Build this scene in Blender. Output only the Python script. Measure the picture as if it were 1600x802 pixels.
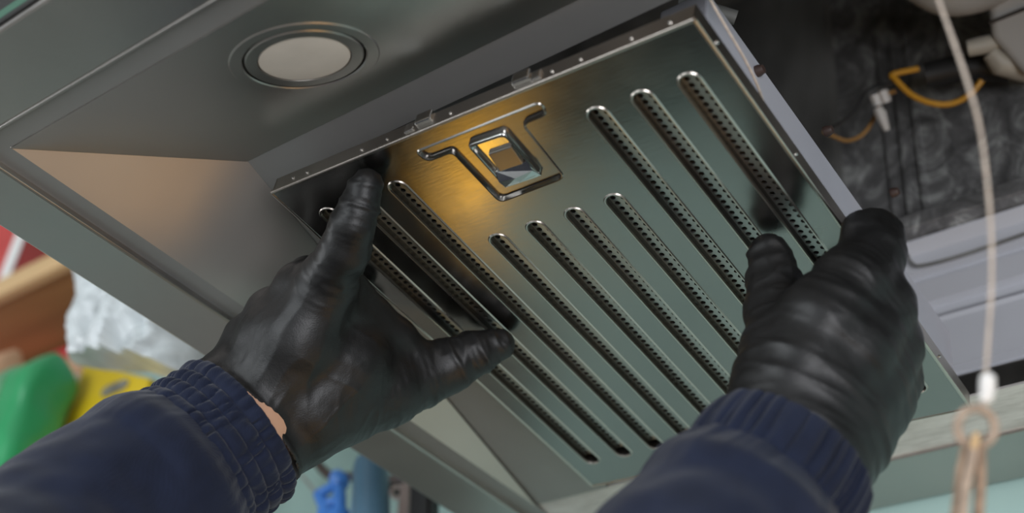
import bpy, bmesh, math, random
import numpy as np
from mathutils import Vector, Matrix, noise

random.seed(7)
for o in list(bpy.data.objects):
    bpy.data.objects.remove(o)
SC = bpy.context.scene
COL = SC.collection

# ------------------------------------------------------------------ camera
# world axes: X along the hood to the right, Y towards the wall, Z up; the lens is the origin
R = np.array([[0.79522, 0.29910, 0.52742],
              [0.59951, -0.51795, -0.61018],
              [0.09067, 0.80142, -0.59119]])
FPX = 2060.0
cam = bpy.data.cameras.new('camera')
cam.sensor_width = 36.0
cam.lens = FPX / 1600.0 * 36.0
cam.clip_start = 0.02
cam.dof.use_dof = True
cam.dof.focus_distance = 0.675
cam.dof.aperture_fstop = 4.8
camo = bpy.data.objects.new('camera', cam)
COL.objects.link(camo)
camo.matrix_world = Matrix(R.tolist()).to_4x4()
SC.camera = camo

# ------------------------------------------------------------------ world, lights, exposure
SC.view_settings.view_transform = 'Standard'
SC.view_settings.look = 'None'
SC.view_settings.gamma = 1.0
SC.view_settings.use_curve_mapping = False
SC.view_settings.exposure = 0.0
W = bpy.data.worlds.new('world')
SC.world = W
W.use_nodes = True
W.node_tree.nodes['Background'].inputs[0].default_value = (0.80, 0.88, 1.0, 1)
W.node_tree.nodes['Background'].inputs[1].default_value = 0.42


def area(name, loc, target, size, size_y, power, color):
    l = bpy.data.lights.new(name, 'AREA')
    l.shape = 'RECTANGLE'
    l.size = size
    l.size_y = size_y
    l.energy = power
    l.color = color
    o = bpy.data.objects.new(name, l)
    COL.objects.link(o)
    o.location = loc
    o.rotation_euler = (Vector(target) - Vector(loc)).to_track_quat('-Z', 'Y').to_euler()
    return o


area('window_light', (-0.9, -1.9, 0.35), (-0.4, 0.5, 0.35), 1.5, 1.5, 34, (0.92, 0.97, 1.0))
area('low_fill_light', (1.2, -0.75, -0.45), (-0.15, 0.6, 0.45), 1.1, 1.0, 30, (0.95, 0.96, 1.0))  # added fill from low right that brightens the open bay and divider
area('left_fill_light', (-2.5, -0.7, 0.3), (-1.3, 0.76, -0.2), 0.9, 0.9, 14, (0.93, 0.97, 1.0))  # added fill that lightens what the hood's front band reflects
area('warm_counter_lamp', (-0.76, 0.69, -0.13), (-0.42, 0.42, 0.40), 0.045, 0.20, 0.115, (1.0, 0.50, 0.02))
area('warm_gable_fill', (-0.10, 0.52, -0.20), (-0.50, 0.30, 0.42), 0.40, 0.36, 0.95, (1.0, 0.58, 0.22))  # added warm fill from below that tans the left side panel

# ------------------------------------------------------------------ picking helpers


def ray(px, py):
    d = np.array([px - 800.0, 401.0 - py, -FPX])
    return R @ (d / np.linalg.norm(d))


def at(px, py, t):                       # point at distance t from the lens
    return Vector(ray(px, py) * t)


def onplane(px, py, p0, n):
    d = ray(px, py)
    return Vector(d * (np.dot(p0, n) / np.dot(d, n)))


def ony(px, py, Y):
    d = ray(px, py)
    return Vector(d * (Y / d[1]))


# ------------------------------------------------------------------ materials
def mat(name):
    m = bpy.data.materials.new(name)
    m.use_nodes = True
    nt = m.node_tree
    return m, nt, nt.nodes['Principled BSDF']


def noise_node(nt, scale, detail=3.0, stretch=None, rough=0.55):
    tc = nt.nodes.new('ShaderNodeTexCoord')
    mp = nt.nodes.new('ShaderNodeMapping')
    nt.links.new(tc.outputs['Object'], mp.inputs[0])
    if stretch:
        mp.inputs['Scale'].default_value = stretch
    nz = nt.nodes.new('ShaderNodeTexNoise')
    nz.inputs['Scale'].default_value = scale
    nz.inputs['Detail'].default_value = detail
    nz.inputs['Roughness'].default_value = rough
    nt.links.new(mp.outputs[0], nz.inputs['Vector'])
    return nz


def ramp(nt, src, stops):
    r = nt.nodes.new('ShaderNodeValToRGB')
    e = r.color_ramp.elements
    e[0].position, e[0].color = stops[0][0], (*stops[0][1], 1)
    e[1].position, e[1].color = stops[-1][0], (*stops[-1][1], 1)
    for p, c in stops[1:-1]:
        k = e.new(p)
        k.color = (*c, 1)
    nt.links.new(src, r.inputs[0])
    return r


def bump(nt, src, bs, strength, dist):
    b = nt.nodes.new('ShaderNodeBump')
    b.inputs['Strength'].default_value = strength
    b.inputs['Distance'].default_value = dist
    nt.links.new(src, b.inputs['Height'])
    nt.links.new(b.outputs[0], bs.inputs['Normal'])
    return b


def g(v):
    return (v, v, v)


def simple(name, col, rough=0.5, metal=0.0, var=0.12, scale=25.0, bumpd=0.0, stretch=None, coat=0.0):
    m, nt, bs = mat(name)
    nz = noise_node(nt, scale, 3, stretch)
    lo = tuple(max(0, c * (1 - var)) for c in col)
    hi = tuple(min(1, c * (1 + var)) for c in col)
    r = ramp(nt, nz.outputs[0], [(0.3, lo), (0.7, hi)])
    nt.links.new(r.outputs[0], bs.inputs['Base Color'])
    bs.inputs['Roughness'].default_value = rough
    bs.inputs['Metallic'].default_value = metal
    bs.inputs['Coat Weight'].default_value = coat
    if bumpd:
        bump(nt, nz.outputs[0], bs, 0.6, bumpd)
    return m


def steel(name, col, r0, r1, stretch=(1, 1, 1), brush=(900, 12, 12), bumpd=0.00006):
    """brushed sheet steel: fine scratches, smudges that change the gloss"""
    m, nt, bs = mat(name)
    bs.inputs['Metallic'].default_value = 1.0
    sm = noise_node(nt, 14.0, 5, stretch, 0.65)
    rr = nt.nodes.new('ShaderNodeMapRange')
    rr.inputs['From Min'].default_value = 0.3
    rr.inputs['From Max'].default_value = 0.7
    rr.inputs['To Min'].default_value = r0
    rr.inputs['To Max'].default_value = r1
    nt.links.new(sm.outputs[0], rr.inputs[0])
    nt.links.new(rr.outputs[0], bs.inputs['Roughness'])
    cr = ramp(nt, sm.outputs[0], [(0.3, tuple(c * 0.9 for c in col)), (0.7, col)])
    nt.links.new(cr.outputs[0], bs.inputs['Base Color'])
    br = noise_node(nt, 1.0, 2, brush)
    bump(nt, br.outputs[0], bs, 0.35, bumpd)
    return m


M = {}
M['hood'] = steel('hood steel', (0.47, 0.445, 0.42), 0.30, 0.42)
M['hood_frame'] = simple('dull brushed frame steel', (0.30, 0.295, 0.285), 0.45, 0.55, 0.06, 14)
M['hood_edge'] = steel('bright edge steel', (0.74, 0.73, 0.71), 0.22, 0.32)
M['filter'] = steel('filter steel', (0.335, 0.32, 0.30), 0.17, 0.28, brush=(120, 600, 120))
M['filter_edge'] = steel('filter flange steel', (0.52, 0.49, 0.45), 0.30, 0.42)
M['slot'] = steel('slot steel', (0.55, 0.50, 0.45), 0.26, 0.34)
M['slot_wall'] = steel('shade-darkened slot steel', (0.10, 0.095, 0.085), 0.35, 0.5)  # the shade inside the slots is put into this dark colour
M['perf'] = steel('perforated steel', (0.46, 0.45, 0.43), 0.30, 0.45)
M['latch'] = steel('latch steel', (0.66, 0.66, 0.64), 0.16, 0.24)
M['gap_shade'] = simple('gap shade black', (0.012, 0.012, 0.012), 0.8)  # shade of the ledge gap, put into the colour
M['lens'] = simple('frosted lamp glass', (0.74, 0.66, 0.59), 0.55, 0, 0.04, 60)
M['groove'] = simple('dark groove', (0.02, 0.02, 0.02), 0.6)
M['lavender'] = simple('grey lavender painted sheet', (0.58, 0.59, 0.63), 0.45, 0, 0.05, 9)
M['divider'] = simple('pale lavender divider paint', (0.42, 0.42, 0.46), 0.42, 0, 0.06, 12)
M['dust'] = simple('dusty charcoal sheet', (0.20, 0.20, 0.19), 0.62, 0.2, 0.45, 16, stretch=(1, 1, 0.35))
M['plastic'] = simple('grey motor plastic', (0.36, 0.35, 0.33), 0.5, 0, 0.06, 20)
M['plastic_dark'] = simple('black motor rubber', (0.02, 0.02, 0.02), 0.5)
M['beige_plastic'] = simple('beige plug plastic', (0.40, 0.37, 0.31), 0.5, 0, 0.1, 40)
M['yellow_wire'] = simple('yellow wire', (0.55, 0.27, 0.02), 0.4)
M['brown_wire'] = simple('brown wire', (0.32, 0.17, 0.05), 0.5)
M['white_plug'] = simple('white connector', (0.55, 0.53, 0.50), 0.4)
M['cord'] = simple('beige cord', (0.50, 0.42, 0.35), 0.8, 0, 0.2, 300)
M['white_bead'] = simple('white bead', (0.75, 0.73, 0.70), 0.35)
M['rope'] = simple('brown rope', (0.33, 0.23, 0.16), 0.85, 0, 0.3, 260, 0.0004)
M['rope_pale'] = simple('pale rope', (0.38, 0.29, 0.22), 0.85, 0, 0.25, 260, 0.0004)
M['teal'] = simple('teal painted wall', (0.37, 0.54, 0.51), 0.62, 0, 0.05, 3)
M['floor'] = simple('pale floor', (0.38, 0.36, 0.34), 0.6, 0, 0.15, 4)
M['ceiling'] = simple('ceiling paint', (0.45, 0.45, 0.43), 0.8, 0, 0.03, 3)
M['counter'] = simple('dark brown counter', (0.10, 0.085, 0.07), 0.5, 0, 0.2, 7)
M['wood'] = simple('brown shelf wood', (0.30, 0.155, 0.055), 0.55, 0, 0.22, 5, stretch=(0.6, 6, 6))
M['wood_edge'] = simple('pale shelf edge', (0.60, 0.40, 0.20), 0.55, 0, 0.12, 8, stretch=(0.6, 6, 6))
M['rack'] = simple('grey rack paint', (0.20, 0.20, 0.19), 0.5, 0, 0.06)
M['gable'] = simple('satin gable steel', (0.52, 0.48, 0.44), 0.45, 0.85, 0.04, 12)
M['red'] = simple('red print', (0.50, 0.055, 0.05), 0.4, 0, 0.15, 18)
M['dark_red'] = simple('dark red print', (0.48, 0.03, 0.035), 0.5)
M['white'] = simple('white print', (0.78, 0.78, 0.76), 0.45, 0, 0.04)
M['green'] = simple('green foil', (0.03, 0.33, 0.12), 0.32, 0, 0.12, 12, coat=0.3)
M['pale_green'] = simple('pale green foil', (0.12, 0.30, 0.16), 0.35, 0, 0.1, 20)
M['yellow'] = simple('yellow card', (0.66, 0.46, 0.01), 0.45, 0, 0.05, 12)
M['peach'] = simple('peach bag', (0.62, 0.36, 0.22), 0.55, 0, 0.1, 20)
M['grey_print'] = simple('grey window print', (0.20, 0.19, 0.16), 0.4, 0, 0.3, 60)
M['bag'] = simple('white plastic bag', (0.62, 0.66, 0.67), 0.28, 0, 0.25, 26, 0.006)
M['blue'] = simple('bright blue plastic', (0.05, 0.20, 0.60), 0.35)
M['slate'] = simple('slate blue plastic', (0.055, 0.12, 0.18), 0.35, 0, 0.1)
M['slate_light'] = simple('light slate blue plastic', (0.12, 0.22, 0.33), 0.35, 0, 0.1)
M['pinkwood'] = simple('pale pink wood', (0.42, 0.33, 0.30), 0.6)
M['black'] = simple('black plastic', (0.012, 0.011, 0.011), 0.45)
M['dark_brown'] = simple('dark brown metal', (0.05, 0.03, 0.025), 0.5)
M['strip_green'] = simple('dark green strip colour', (0.045, 0.13, 0.085), 0.5)
M['skin'] = simple('skin', (0.55, 0.32, 0.21), 0.5, 0, 0.08, 90)


def mottled():
    m, nt, bs = mat('mottled galvanised sheet')
    a = noise_node(nt, 34, 6, (1, 1, 0.8), 0.7)
    a.inputs['Distortion'].default_value = 1.2
    r = ramp(nt, a.outputs[0], [(0.36, g(0.12)), (0.50, g(0.22)), (0.58, (0.42, 0.43, 0.42)), (0.70, (0.75, 0.76, 0.75))])
    nt.links.new(r.outputs[0], bs.inputs['Base Color'])
    bs.inputs['Metallic'].default_value = 0.35
    bs.inputs['Roughness'].default_value = 0.5
    return m


M['mottled'] = mottled()


def worn_lip():
    m, nt, bs = mat('worn back lip steel')
    bs.inputs['Metallic'].default_value = 0.4
    a = noise_node(nt, 40, 5, (0.5, 3, 3), 0.7)
    r = ramp(nt, a.outputs[0], [(0.3, (0.46, 0.44, 0.42)), (0.55, (0.68, 0.66, 0.64)), (0.75, (0.80, 0.79, 0.77))])
    nt.links.new(r.outputs[0], bs.inputs['Base Color'])
    bs.inputs['Roughness'].default_value = 0.48
    bump(nt, a.outputs[0], bs, 0.3, 0.0006)
    return m


M['worn'] = worn_lip()


def glove_mat():
    m, nt, bs = mat('black nitrile')
    a = noise_node(nt, 1400, 2)
    b = noise_node(nt, 70, 4)
    r = ramp(nt, b.outputs[0], [(0.3, g(0.007)), (0.7, g(0.012))])
    nt.links.new(r.outputs[0], bs.inputs['Base Color'])
    rr = nt.nodes.new('ShaderNodeMapRange')
    rr.inputs['To Min'].default_value = 0.34
    rr.inputs['To Max'].default_value = 0.52
    bs.inputs['Specular IOR Level'].default_value = 0.36
    nt.links.new(b.outputs[0], rr.inputs[0])
    nt.links.new(rr.outputs[0], bs.inputs['Roughness'])
    c = noise_node(nt, 55, 3, (1, 1, 1), 0.5)
    c.noise_type = 'RIDGED_MULTIFRACTAL'
    c.inputs['Distortion'].default_value = 1.0
    m2 = nt.nodes.new('ShaderNodeMath')
    m2.operation = 'MULTIPLY_ADD'
    m2.inputs[1].default_value = 0.7
    nt.links.new(c.outputs[0], m2.inputs[0])
    nt.links.new(b.outputs[0], m2.inputs[2])
    mx = nt.nodes.new('ShaderNodeMath')
    mx.operation = 'MULTIPLY_ADD'
    mx.inputs[1].default_value = 0.2
    nt.links.new(a.outputs[0], mx.inputs[0])
    nt.links.new(m2.outputs[0], mx.inputs[2])
    bump(nt, mx.outputs[0], bs, 0.5, 0.0008)
    return m


M['glove'] = glove_mat()


def cloth(name, col):
    m, nt, bs = mat(name)
    tc = nt.nodes.new('ShaderNodeTexCoord')
    w = nt.nodes.new('ShaderNodeTexWave')
    w.inputs['Scale'].default_value = 420
    w.inputs['Distortion'].default_value = 2.0
    w.inputs['Detail'].default_value = 1.0
    nt.links.new(tc.outputs['Object'], w.inputs['Vector'])
    b = noise_node(nt, 60, 4)
    r = ramp(nt, b.outputs[0], [(0.3, tuple(c * 0.8 for c in col)), (0.7, tuple(c * 1.2 for c in col))])
    nt.links.new(r.outputs[0], bs.inputs['Base Color'])
    bs.inputs['Roughness'].default_value = 0.85
    bs.inputs['Sheen Weight'].default_value = 0.15
    bs.inputs['Specular IOR Level'].default_value = 0.2
    bump(nt, w.outputs[0], bs, 0.25, 0.0003)
    return m


M['navy'] = cloth('navy twill', (0.008, 0.0125, 0.031))


# ------------------------------------------------------------------ object helpers
def tag(o, label=None, cat=None, group=None, kind=None):
    if label: o['label'] = label
    if cat: o['category'] = cat
    if group: o['group'] = group
    if kind: o['kind'] = kind
    return o


def empty(name, loc, label, cat, group=None):
    o = bpy.data.objects.new(name, None)
    o.empty_display_size = 0.02
    o.location = loc
    COL.objects.link(o)
    return tag(o, label, cat, group)


def link(name, me, m, parent=None, smooth=False):
    o = bpy.data.objects.new(name, me)
    COL.objects.link(o)
    if m is not None:
        me.materials.clear()
        me.materials.append(m)
    if smooth:
        me.polygons.foreach_set('use_smooth', [True] * len(me.polygons))
        me.set_sharp_from_angle(angle=math.radians(38))
    if parent is not None:                # vertices given in world space: keep them there
        o.parent = parent
        if parent.get('_local') is None:
            wm = parent.matrix_basis
            p = parent.parent
            while p is not None:
                wm = p.matrix_basis @ wm
                p = p.parent
            o.matrix_basis = wm.inverted()
    return o


def bm_obj(name, bm, m, parent=None, smooth=False, recalc=True):
    if recalc:
        bmesh.ops.recalc_face_normals(bm, faces=bm.faces)
    me = bpy.data.meshes.new(name)
    bm.to_mesh(me)
    bm.free()
    return link(name, me, m, parent, smooth)


def add_prism(bm, pts, vec):
    """closed solid: polygon pts extruded along vec"""
    a = [bm.verts.new(p) for p in pts]
    b = [bm.verts.new(Vector(p) + Vector(vec)) for p in pts]
    bm.faces.new(a)
    bm.faces.new(b[::-1])
    n = len(a)
    for i in range(n):
        bm.faces.new((a[i], a[(i + 1) % n], b[(i + 1) % n], b[i]))


def prism(name, pts, vec, m, parent=None, bev=0.0):
    bm = bmesh.new()
    add_prism(bm, pts, vec)
    if bev:
        bmesh.ops.recalc_face_normals(bm, faces=bm.faces)
        bmesh.ops.bevel(bm, geom=bm.edges[:], offset=bev, segments=2, affect='EDGES', profile=0.5)
    return bm_obj(name, bm, m, parent)


def add_box(bm, lo, hi):
    x0, y0, z0 = lo
    x1, y1, z1 = hi
    add_prism(bm, [(x0, y0, z0), (x1, y0, z0), (x1, y1, z0), (x0, y1, z0)], (0, 0, z1 - z0))


def box(name, lo, hi, m, parent=None, bev=0.0):
    bm = bmesh.new()
    add_box(bm, lo, hi)
    if bev:
        bmesh.ops.recalc_face_normals(bm, faces=bm.faces)
        bmesh.ops.bevel(bm, geom=bm.edges[:], offset=bev, segments=2, affect='EDGES', profile=0.5)
    return bm_obj(name, bm, m, parent)


def frames(pts):
    pts = [Vector(p) for p in pts]
    n = len(pts)
    T = [(pts[min(i + 1, n - 1)] - pts[max(i - 1, 0)]).normalized() for i in range(n)]
    ref = Vector((0, 0, 1)) if abs(T[0].z) < 0.9 else Vector((1, 0, 0))
    U = (ref - T[0] * ref.dot(T[0])).normalized()
    out = []
    for i in range(n):
        U = (U - T[i] * U.dot(T[i])).normalized()
        out.append((pts[i], T[i], U, T[i].cross(U)))
    return out


def tube_bm(bm, pts, rad, seg=12):
    if not isinstance(rad, (list, tuple)):
        rad = [rad] * len(pts)
    rings = []
    for (p, t, u, v), r in zip(frames(pts), rad):
        rings.append([bm.verts.new(p + u * math.cos(2 * math.pi * k / seg) * r + v * math.sin(2 * math.pi * k / seg) * r) for k in range(seg)])
    for a, b in zip(rings, rings[1:]):
        for k in range(seg):
            bm.faces.new((a[k], a[(k + 1) % seg], b[(k + 1) % seg], b[k]))
    bm.faces.new(rings[0][::-1])
    bm.faces.new(rings[-1])


def tube(name, pts, rad, m, parent=None, seg=12):
    bm = bmesh.new()
    tube_bm(bm, pts, rad, seg)
    return bm_obj(name, bm, m, parent, True)


def catmull(pts, n=8):
    pts = [Vector(p) for p in pts]
    q = [pts[0] * 2 - pts[1]] + pts + [pts[-1] * 2 - pts[-2]]
    out = []
    for i in range(1, len(q) - 2):
        a, b, c, d = q[i - 1:i + 3]
        for k in range(n):
            t = k / n
            out.append(0.5 * ((2 * b) + (c - a) * t + (2 * a - 5 * b + 4 * c - d) * t * t + (3 * b - a - 3 * c + d) * t ** 3))
    out.append(pts[-1])
    return out


def lathe(name, prof, org, axis, m, parent=None, seg=72, closed=False, smooth=True):
    """prof: (radius, height) pairs turned around axis at org"""
    axis = Vector(axis).normalized()
    ref = Vector((1, 0, 0)) if abs(axis.x) < 0.8 else Vector((0, 1, 0))
    u = (ref - axis * ref.dot(axis)).normalized()
    v = axis.cross(u)
    bm = bmesh.new()
    rings = []
    for r, h in prof:
        if r < 1e-7:
            rings.append([bm.verts.new(Vector(org) + axis * h)])
        else:
            rings.append([bm.verts.new(Vector(org) + axis * h + (u * math.cos(2 * math.pi * k / seg) + v * math.sin(2 * math.pi * k / seg)) * r) for k in range(seg)])
    pairs = list(zip(rings, rings[1:])) + ([(rings[-1], rings[0])] if closed else [])
    for a, b in pairs:
        for k in range(seg):
            k2 = (k + 1) % seg
            vs = []
            vs.append(a[k % len(a)])
            if len(a) > 1: vs.append(a[k2])
            if len(b) > 1: vs.append(b[k2])
            vs.append(b[k % len(b)])
            if len(set(vs)) >= 3:
                bm.faces.new(list(dict.fromkeys(vs)))
    return bm_obj(name, bm, m, parent, smooth)


# ------------------------------------------------------------------ the setting
def struct(o):
    o['kind'] = 'structure'
    return o


struct(box('wall_back', (-3.2, 0.760, -1.25), (2.6, 0.86, 1.65), M['teal']))
struct(box('wall_left', (-3.3, -3.2, -1.25), (-3.2, 0.86, 1.65), M['ceiling']))
struct(box('floor', (-3.3, -3.2, -1.30), (2.6, 0.86, -1.25), M['floor']))
struct(box('ceiling', (-3.3, -3.2, 1.65), (2.6, 0.86, 1.70), M['ceiling']))

# ------------------------------------------------------------------ range hood
HZ = 0.400                       # height of the rim's underside
XL, XLI, XP = -0.5777, -0.5355, -0.5215
XR = 0.32
YF, YFI, YP0 = 0.166, 0.2062, 0.2196
YB, YBI, YP1 = 0.7560, 0.7000, 0.6600
hood = empty('range_hood', (-0.13, 0.46, HZ), 'stainless steel range hood seen from below with its filter bay open', 'range hood')


def ring_band(bm, o, i, z0, z1):
    """a flat picture frame: o,i = (x0,y0,x1,y1) outer and inner"""
    def q(r, z): return [bm.verts.new((x, y, z)) for x, y in ((r[0], r[1]), (r[2], r[1]), (r[2], r[3]), (r[0], r[3]))]
    ob, ib, ot, it = q(o, z0), q(i, z0), q(o, z1), q(i, z1)
    for k in range(4):
        j = (k + 1) % 4
        bm.faces.new((ob[k], ob[j], ib[j], ib[k]))
        bm.faces.new((ot[k], it[k], it[j], ot[j]))
        bm.faces.new((ob[k], ot[k], ot[j], ob[j]))
        bm.faces.new((ib[k], ib[j], it[j], it[k]))


XRI, XRP = XR - 0.042, XR - 0.056
bm = bmesh.new()
ring_band(bm, (XL, YF, XR, YB), (XLI, YFI, XRI, YBI), HZ, HZ + 0.048)
bmesh.ops.recalc_face_normals(bm, faces=bm.faces)
bmesh.ops.bevel(bm, geom=bm.edges[:], offset=0.0016, segments=2, affect='EDGES', profile=0.5)
bm_obj('rim', bm, M['hood'], hood)

# front face of the rim: flat black bands with a dark green strip between them
box('front_band', (XL + 0.004, YF - 0.0014, HZ + 0.0026), (XR - 0.004, YF - 0.0001, HZ + 0.0065), M['black'], hood)
box('green_strip', (XL + 0.004, YF - 0.0014, HZ + 0.0066), (XR - 0.004, YF - 0.0001, HZ + 0.0135), M['strip_green'], hood)
box('front_band', (XL + 0.004, YF - 0.0014, HZ + 0.0136), (XR - 0.004, YF - 0.0001, HZ + 0.046), M['black'], hood)
# bright folded hem that runs round the inside of the rim
hem = bmesh.new()
loop = [(XLI, YFI), (XRI, YFI), (XRI, YBI), (XLI, YBI)]
for k in range(4):
    a, b = loop[k], loop[(k + 1) % 4]
    tube_bm(hem, [(a[0], a[1], HZ + 0.0004), (b[0], b[1], HZ + 0.0004)], 0.0009, 16)
bm_obj('hem', hem, M['hood'], hood, True)

# inner lip between the hem and the sloping panels
lipz = HZ + 0.0035
bm = bmesh.new()
ring_band(bm, (XLI - 0.001, YFI - 0.001, XRI + 0.001, YBI + 0.001), (XP, YP0, XRP, YP1 + 0.038), lipz, lipz + 0.0012)
bm_obj('inner_lip', bm, M['hood_frame'], hood)
# back ledge: a worn sloping strip
bm = bmesh.new()
add_prism(bm, [(XP, YBI, HZ + 0.0012), (XRP, YBI, HZ + 0.0012), (XRP, YP1, HZ + 0.006), (XP, YP1, HZ + 0.006)], (0, 0, 0.0015))
bm_obj('back_ledge', bm, M['worn'], hood)

# lamp panel (front), two gables, filter frame
ANG = math.radians(23.0)
NL = Vector((0, -math.sin(ANG), math.cos(ANG)))
P0 = Vector((XP, YP0, lipz))
ridge = onplane(386, 251, P0, NL)
RX, RY, RZ = ridge
RXR = XRP - (RX - XP)
TH = 0.0012


def lamp_panel_pts():
    return [Vector((XP, YP0, lipz)), Vector((XRP, YP0, lipz)), Vector((RXR, RY, RZ)), Vector((RX, RY, RZ))]


# lamp position on the panel
LC = onplane(476, 91, P0, NL)
LR = 0.0352
LU = Vector((1, 0, 0))
LV = NL.cross(LU)


def panel_with_hole(name, outer, c, r, u, v, n, m, parent, seg=64):
    cu = bpy.data.curves.new(name, 'CURVE')
    cu.dimensions = '2D'
    cu.fill_mode = 'BOTH'
    cu.extrude = 0.0006
    def spl(pp):
        s = cu.splines.new('POLY')
        s.points.add(len(pp) - 1)
        for k, p in enumerate(pp):
            s.points[k].co = (p[0], p[1], 0, 1)
        s.use_cyclic_u = True
    spl([((p - c).dot(u), (p - c).dot(v)) for p in outer])
    spl([(r * math.cos(2 * math.pi * k / seg), r * math.sin(2 * math.pi * k / seg)) for k in range(seg)])
    me = curve_mesh(cu)
    mw = Matrix((u, v, n)).transposed().to_4x4()
    mw.translation = c
    me.transform(mw)
    return link(name, me, m, parent)


def curve_mesh(cu):
    o = bpy.data.objects.new('tmp', cu)
    COL.objects.link(o)
    dg = bpy.context.evaluated_depsgraph_get()
    dg.update()
    me = bpy.data.meshes.new_from_object(o.evaluated_get(dg))
    bpy.data.objects.remove(o)
    return me


panel_with_hole('lamp_panel', lamp_panel_pts(), LC, LR - 0.001, LU, LV, NL, M['hood'], hood)
NG = (Vector((RX, RY, RZ)) - P0).cross(Vector((0, 1, 0))).normalized()
if NG.z < 0: NG = -NG
prism('side_panel', [P0, (XP, YP1, lipz), (RX, RY, RZ)], NG * TH, M['gable'], hood)
NG2 = Vector((-NG.x, NG.y, NG.z))
prism('side_panel', [(XRP, YP0, lipz), (XRP, YP1, lipz), (RXR, RY, RZ)], NG2 * TH, M['gable'], hood)

# creases folded between the panels
for a, b in (((XP, YP0, lipz), (RX, RY, RZ)), ((XRP, YP0, lipz), (RXR, RY, RZ))):
    tube('fold', [a, b], 0.0006, M['hood'], hood, 8)

# sloping frame that carries the filters
def fz(y): return RZ + (lipz + 0.002 - RZ) * (y - RY) / (YP1 - RY)
def sheet(name, x0, x1, y0, y1, m=None):
    return prism(name, [(x0, y0, fz(y0)), (x1, y0, fz(y0)), (x1, y1, fz(y1)), (x0, y1, fz(y1))], (0, 0, TH), m or M['hood_frame'], hood)
HX0 = -0.463                       # filter opening
HY0, HY1 = RY + 0.021, 0.652
def gx(y): return RX + (XP - RX) * (y - RY) / (YP1 - RY)
prism('filter_frame', [(gx(RY), RY, RZ), (HX0, RY, RZ), (HX0, YP1, fz(YP1)), (gx(YP1), YP1, fz(YP1))], (0, 0, TH), M['hood_frame'], hood)
sheet('filter_frame', HX0, RXR, RY, HY0)
sheet('filter_frame', 0.145, RXR, HY0, HY1)

# divider bar between the two filter bays: bottom face and a lighter side face
DX0, DX1 = -0.244, -0.2175
prism('divider_bar', [(DX0, HY0 + 0.03, 0.4465), (DX1, HY0 + 0.03, 0.4465), (DX1, HY0 + 0.03, 0.478), (DX0, HY0 + 0.03, 0.478)],
      (0, HY1 - HY0 - 0.032, -0.031), M['divider'], hood, 0.0012)
for py, px in ((112, 1182), (206, 1290), (302, 1394)):
    p = onplane(px, py, np.array([DX1, 0, 0]), np.array([1.0, 0, 0]))
    lathe('screw', [(0, 0.004), (0.0022, 0.0035), (0.003, 0.001), (0.003, -0.001), (0, -0.001)], (DX1 + 0.0005, p.y, p.z), (1, 0, 0), M['dark_brown'], hood, 14)

# cavity above the filters
IX0, IX1 = -0.515, 0.26
prof = [(0.7005, 0.409), (0.7005, 0.445), (0.7055, 0.4475), (0.7055, 0.453), (0.7005, 0.4555), (0.7005, 0.490), (0.6985, 0.4925), (0.7065, 0.5005),
        (0.7065, 0.506), (0.7005, 0.508), (0.7005, 0.524), (0.7060, 0.526), (0.7060, 0.5315), (0.7005, 0.533), (0.7005, 0.547), (0.692, 0.552), (0.692, 0.5535), (0.7090, 0.5535), (0.7090, 0.409)]
prism('back_panel', [(IX0, y, z) for y, z in prof], (IX1 - IX0, 0, 0), M['lavender'], hood)
box('galvanised_ledge', (IX0, 0.680, 0.5545), (IX1, 0.709, 0.566), M['mottled'], hood, 0.001)
box('upper_back_sheet', (-0.300, 0.704, 0.566), (IX1, 0.709, 0.86), M['mottled'], hood)
for px in (1392, 1440, 1415):
    p = ony(px, 260, 0.703)
    box('sheet_seam', (p.x - 0.0022, 0.7015, 0.567), (p.x + 0.0022, 0.704, 0.80), M['mottled'], hood, 0.0006)
box('charcoal_sheet', (IX0, 0.690, 0.566), (-0.2985, 0.709, 0.86), M['dust'], hood)
box('cavity_top', (IX0, 0.33, 0.86), (IX1, 0.709, 0.866), M['dust'], hood)
prism('cavity_front', [(IX0, RY + 0.002, RZ + 0.003), (IX1, RY + 0.002, RZ + 0.003), (IX1, RY + 0.03, 0.86), (IX0, RY + 0.03, 0.86)], (0, -0.003, 0), M['dust'], hood)
prism('cavity_side', [(RX - 0.002, RY + 0.004, RZ + 0.003), (IX0, 0.70, 0.41), (IX0, 0.70, 0.86), (RX - 0.002, RY + 0.02, 0.86)], (-0.003, 0, 0), M['dust'], hood)
prism('cavity_side', [(IX1, RY + 0.004, RZ + 0.003), (IX1, 0.70, 0.41), (IX1, 0.70, 0.86), (IX1, RY + 0.02, 0.86)], (0.003, 0, 0), M['dust'], hood)
# outer canopy and chimney above the rim
bm = bmesh.new()
lo = [(XL + 0.001, YF + 0.001, HZ + 0.048), (XR - 0.001, YF + 0.001, HZ + 0.048), (XR - 0.001, YB, HZ + 0.048), (XL + 0.001, YB, HZ + 0.048)]
hi = [(-0.535, 0.30, 0.90), (0.28, 0.30, 0.90), (0.28, YB, 0.90), (-0.535, YB, 0.90)]
a = [bm.verts.new(p) for p in lo]
b = [bm.verts.new(p) for p in hi]
for k in range(4):
    bm.faces.new((a[k], a[(k + 1) % 4], b[(k + 1) % 4], b[k]))
bm.faces.new(b)
bm_obj('canopy', bm, M['hood'], hood)
box('chimney', (-0.28, 0.47, 0.90), (0.02, YB, 1.65), M['hood'], hood, 0.002)

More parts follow.
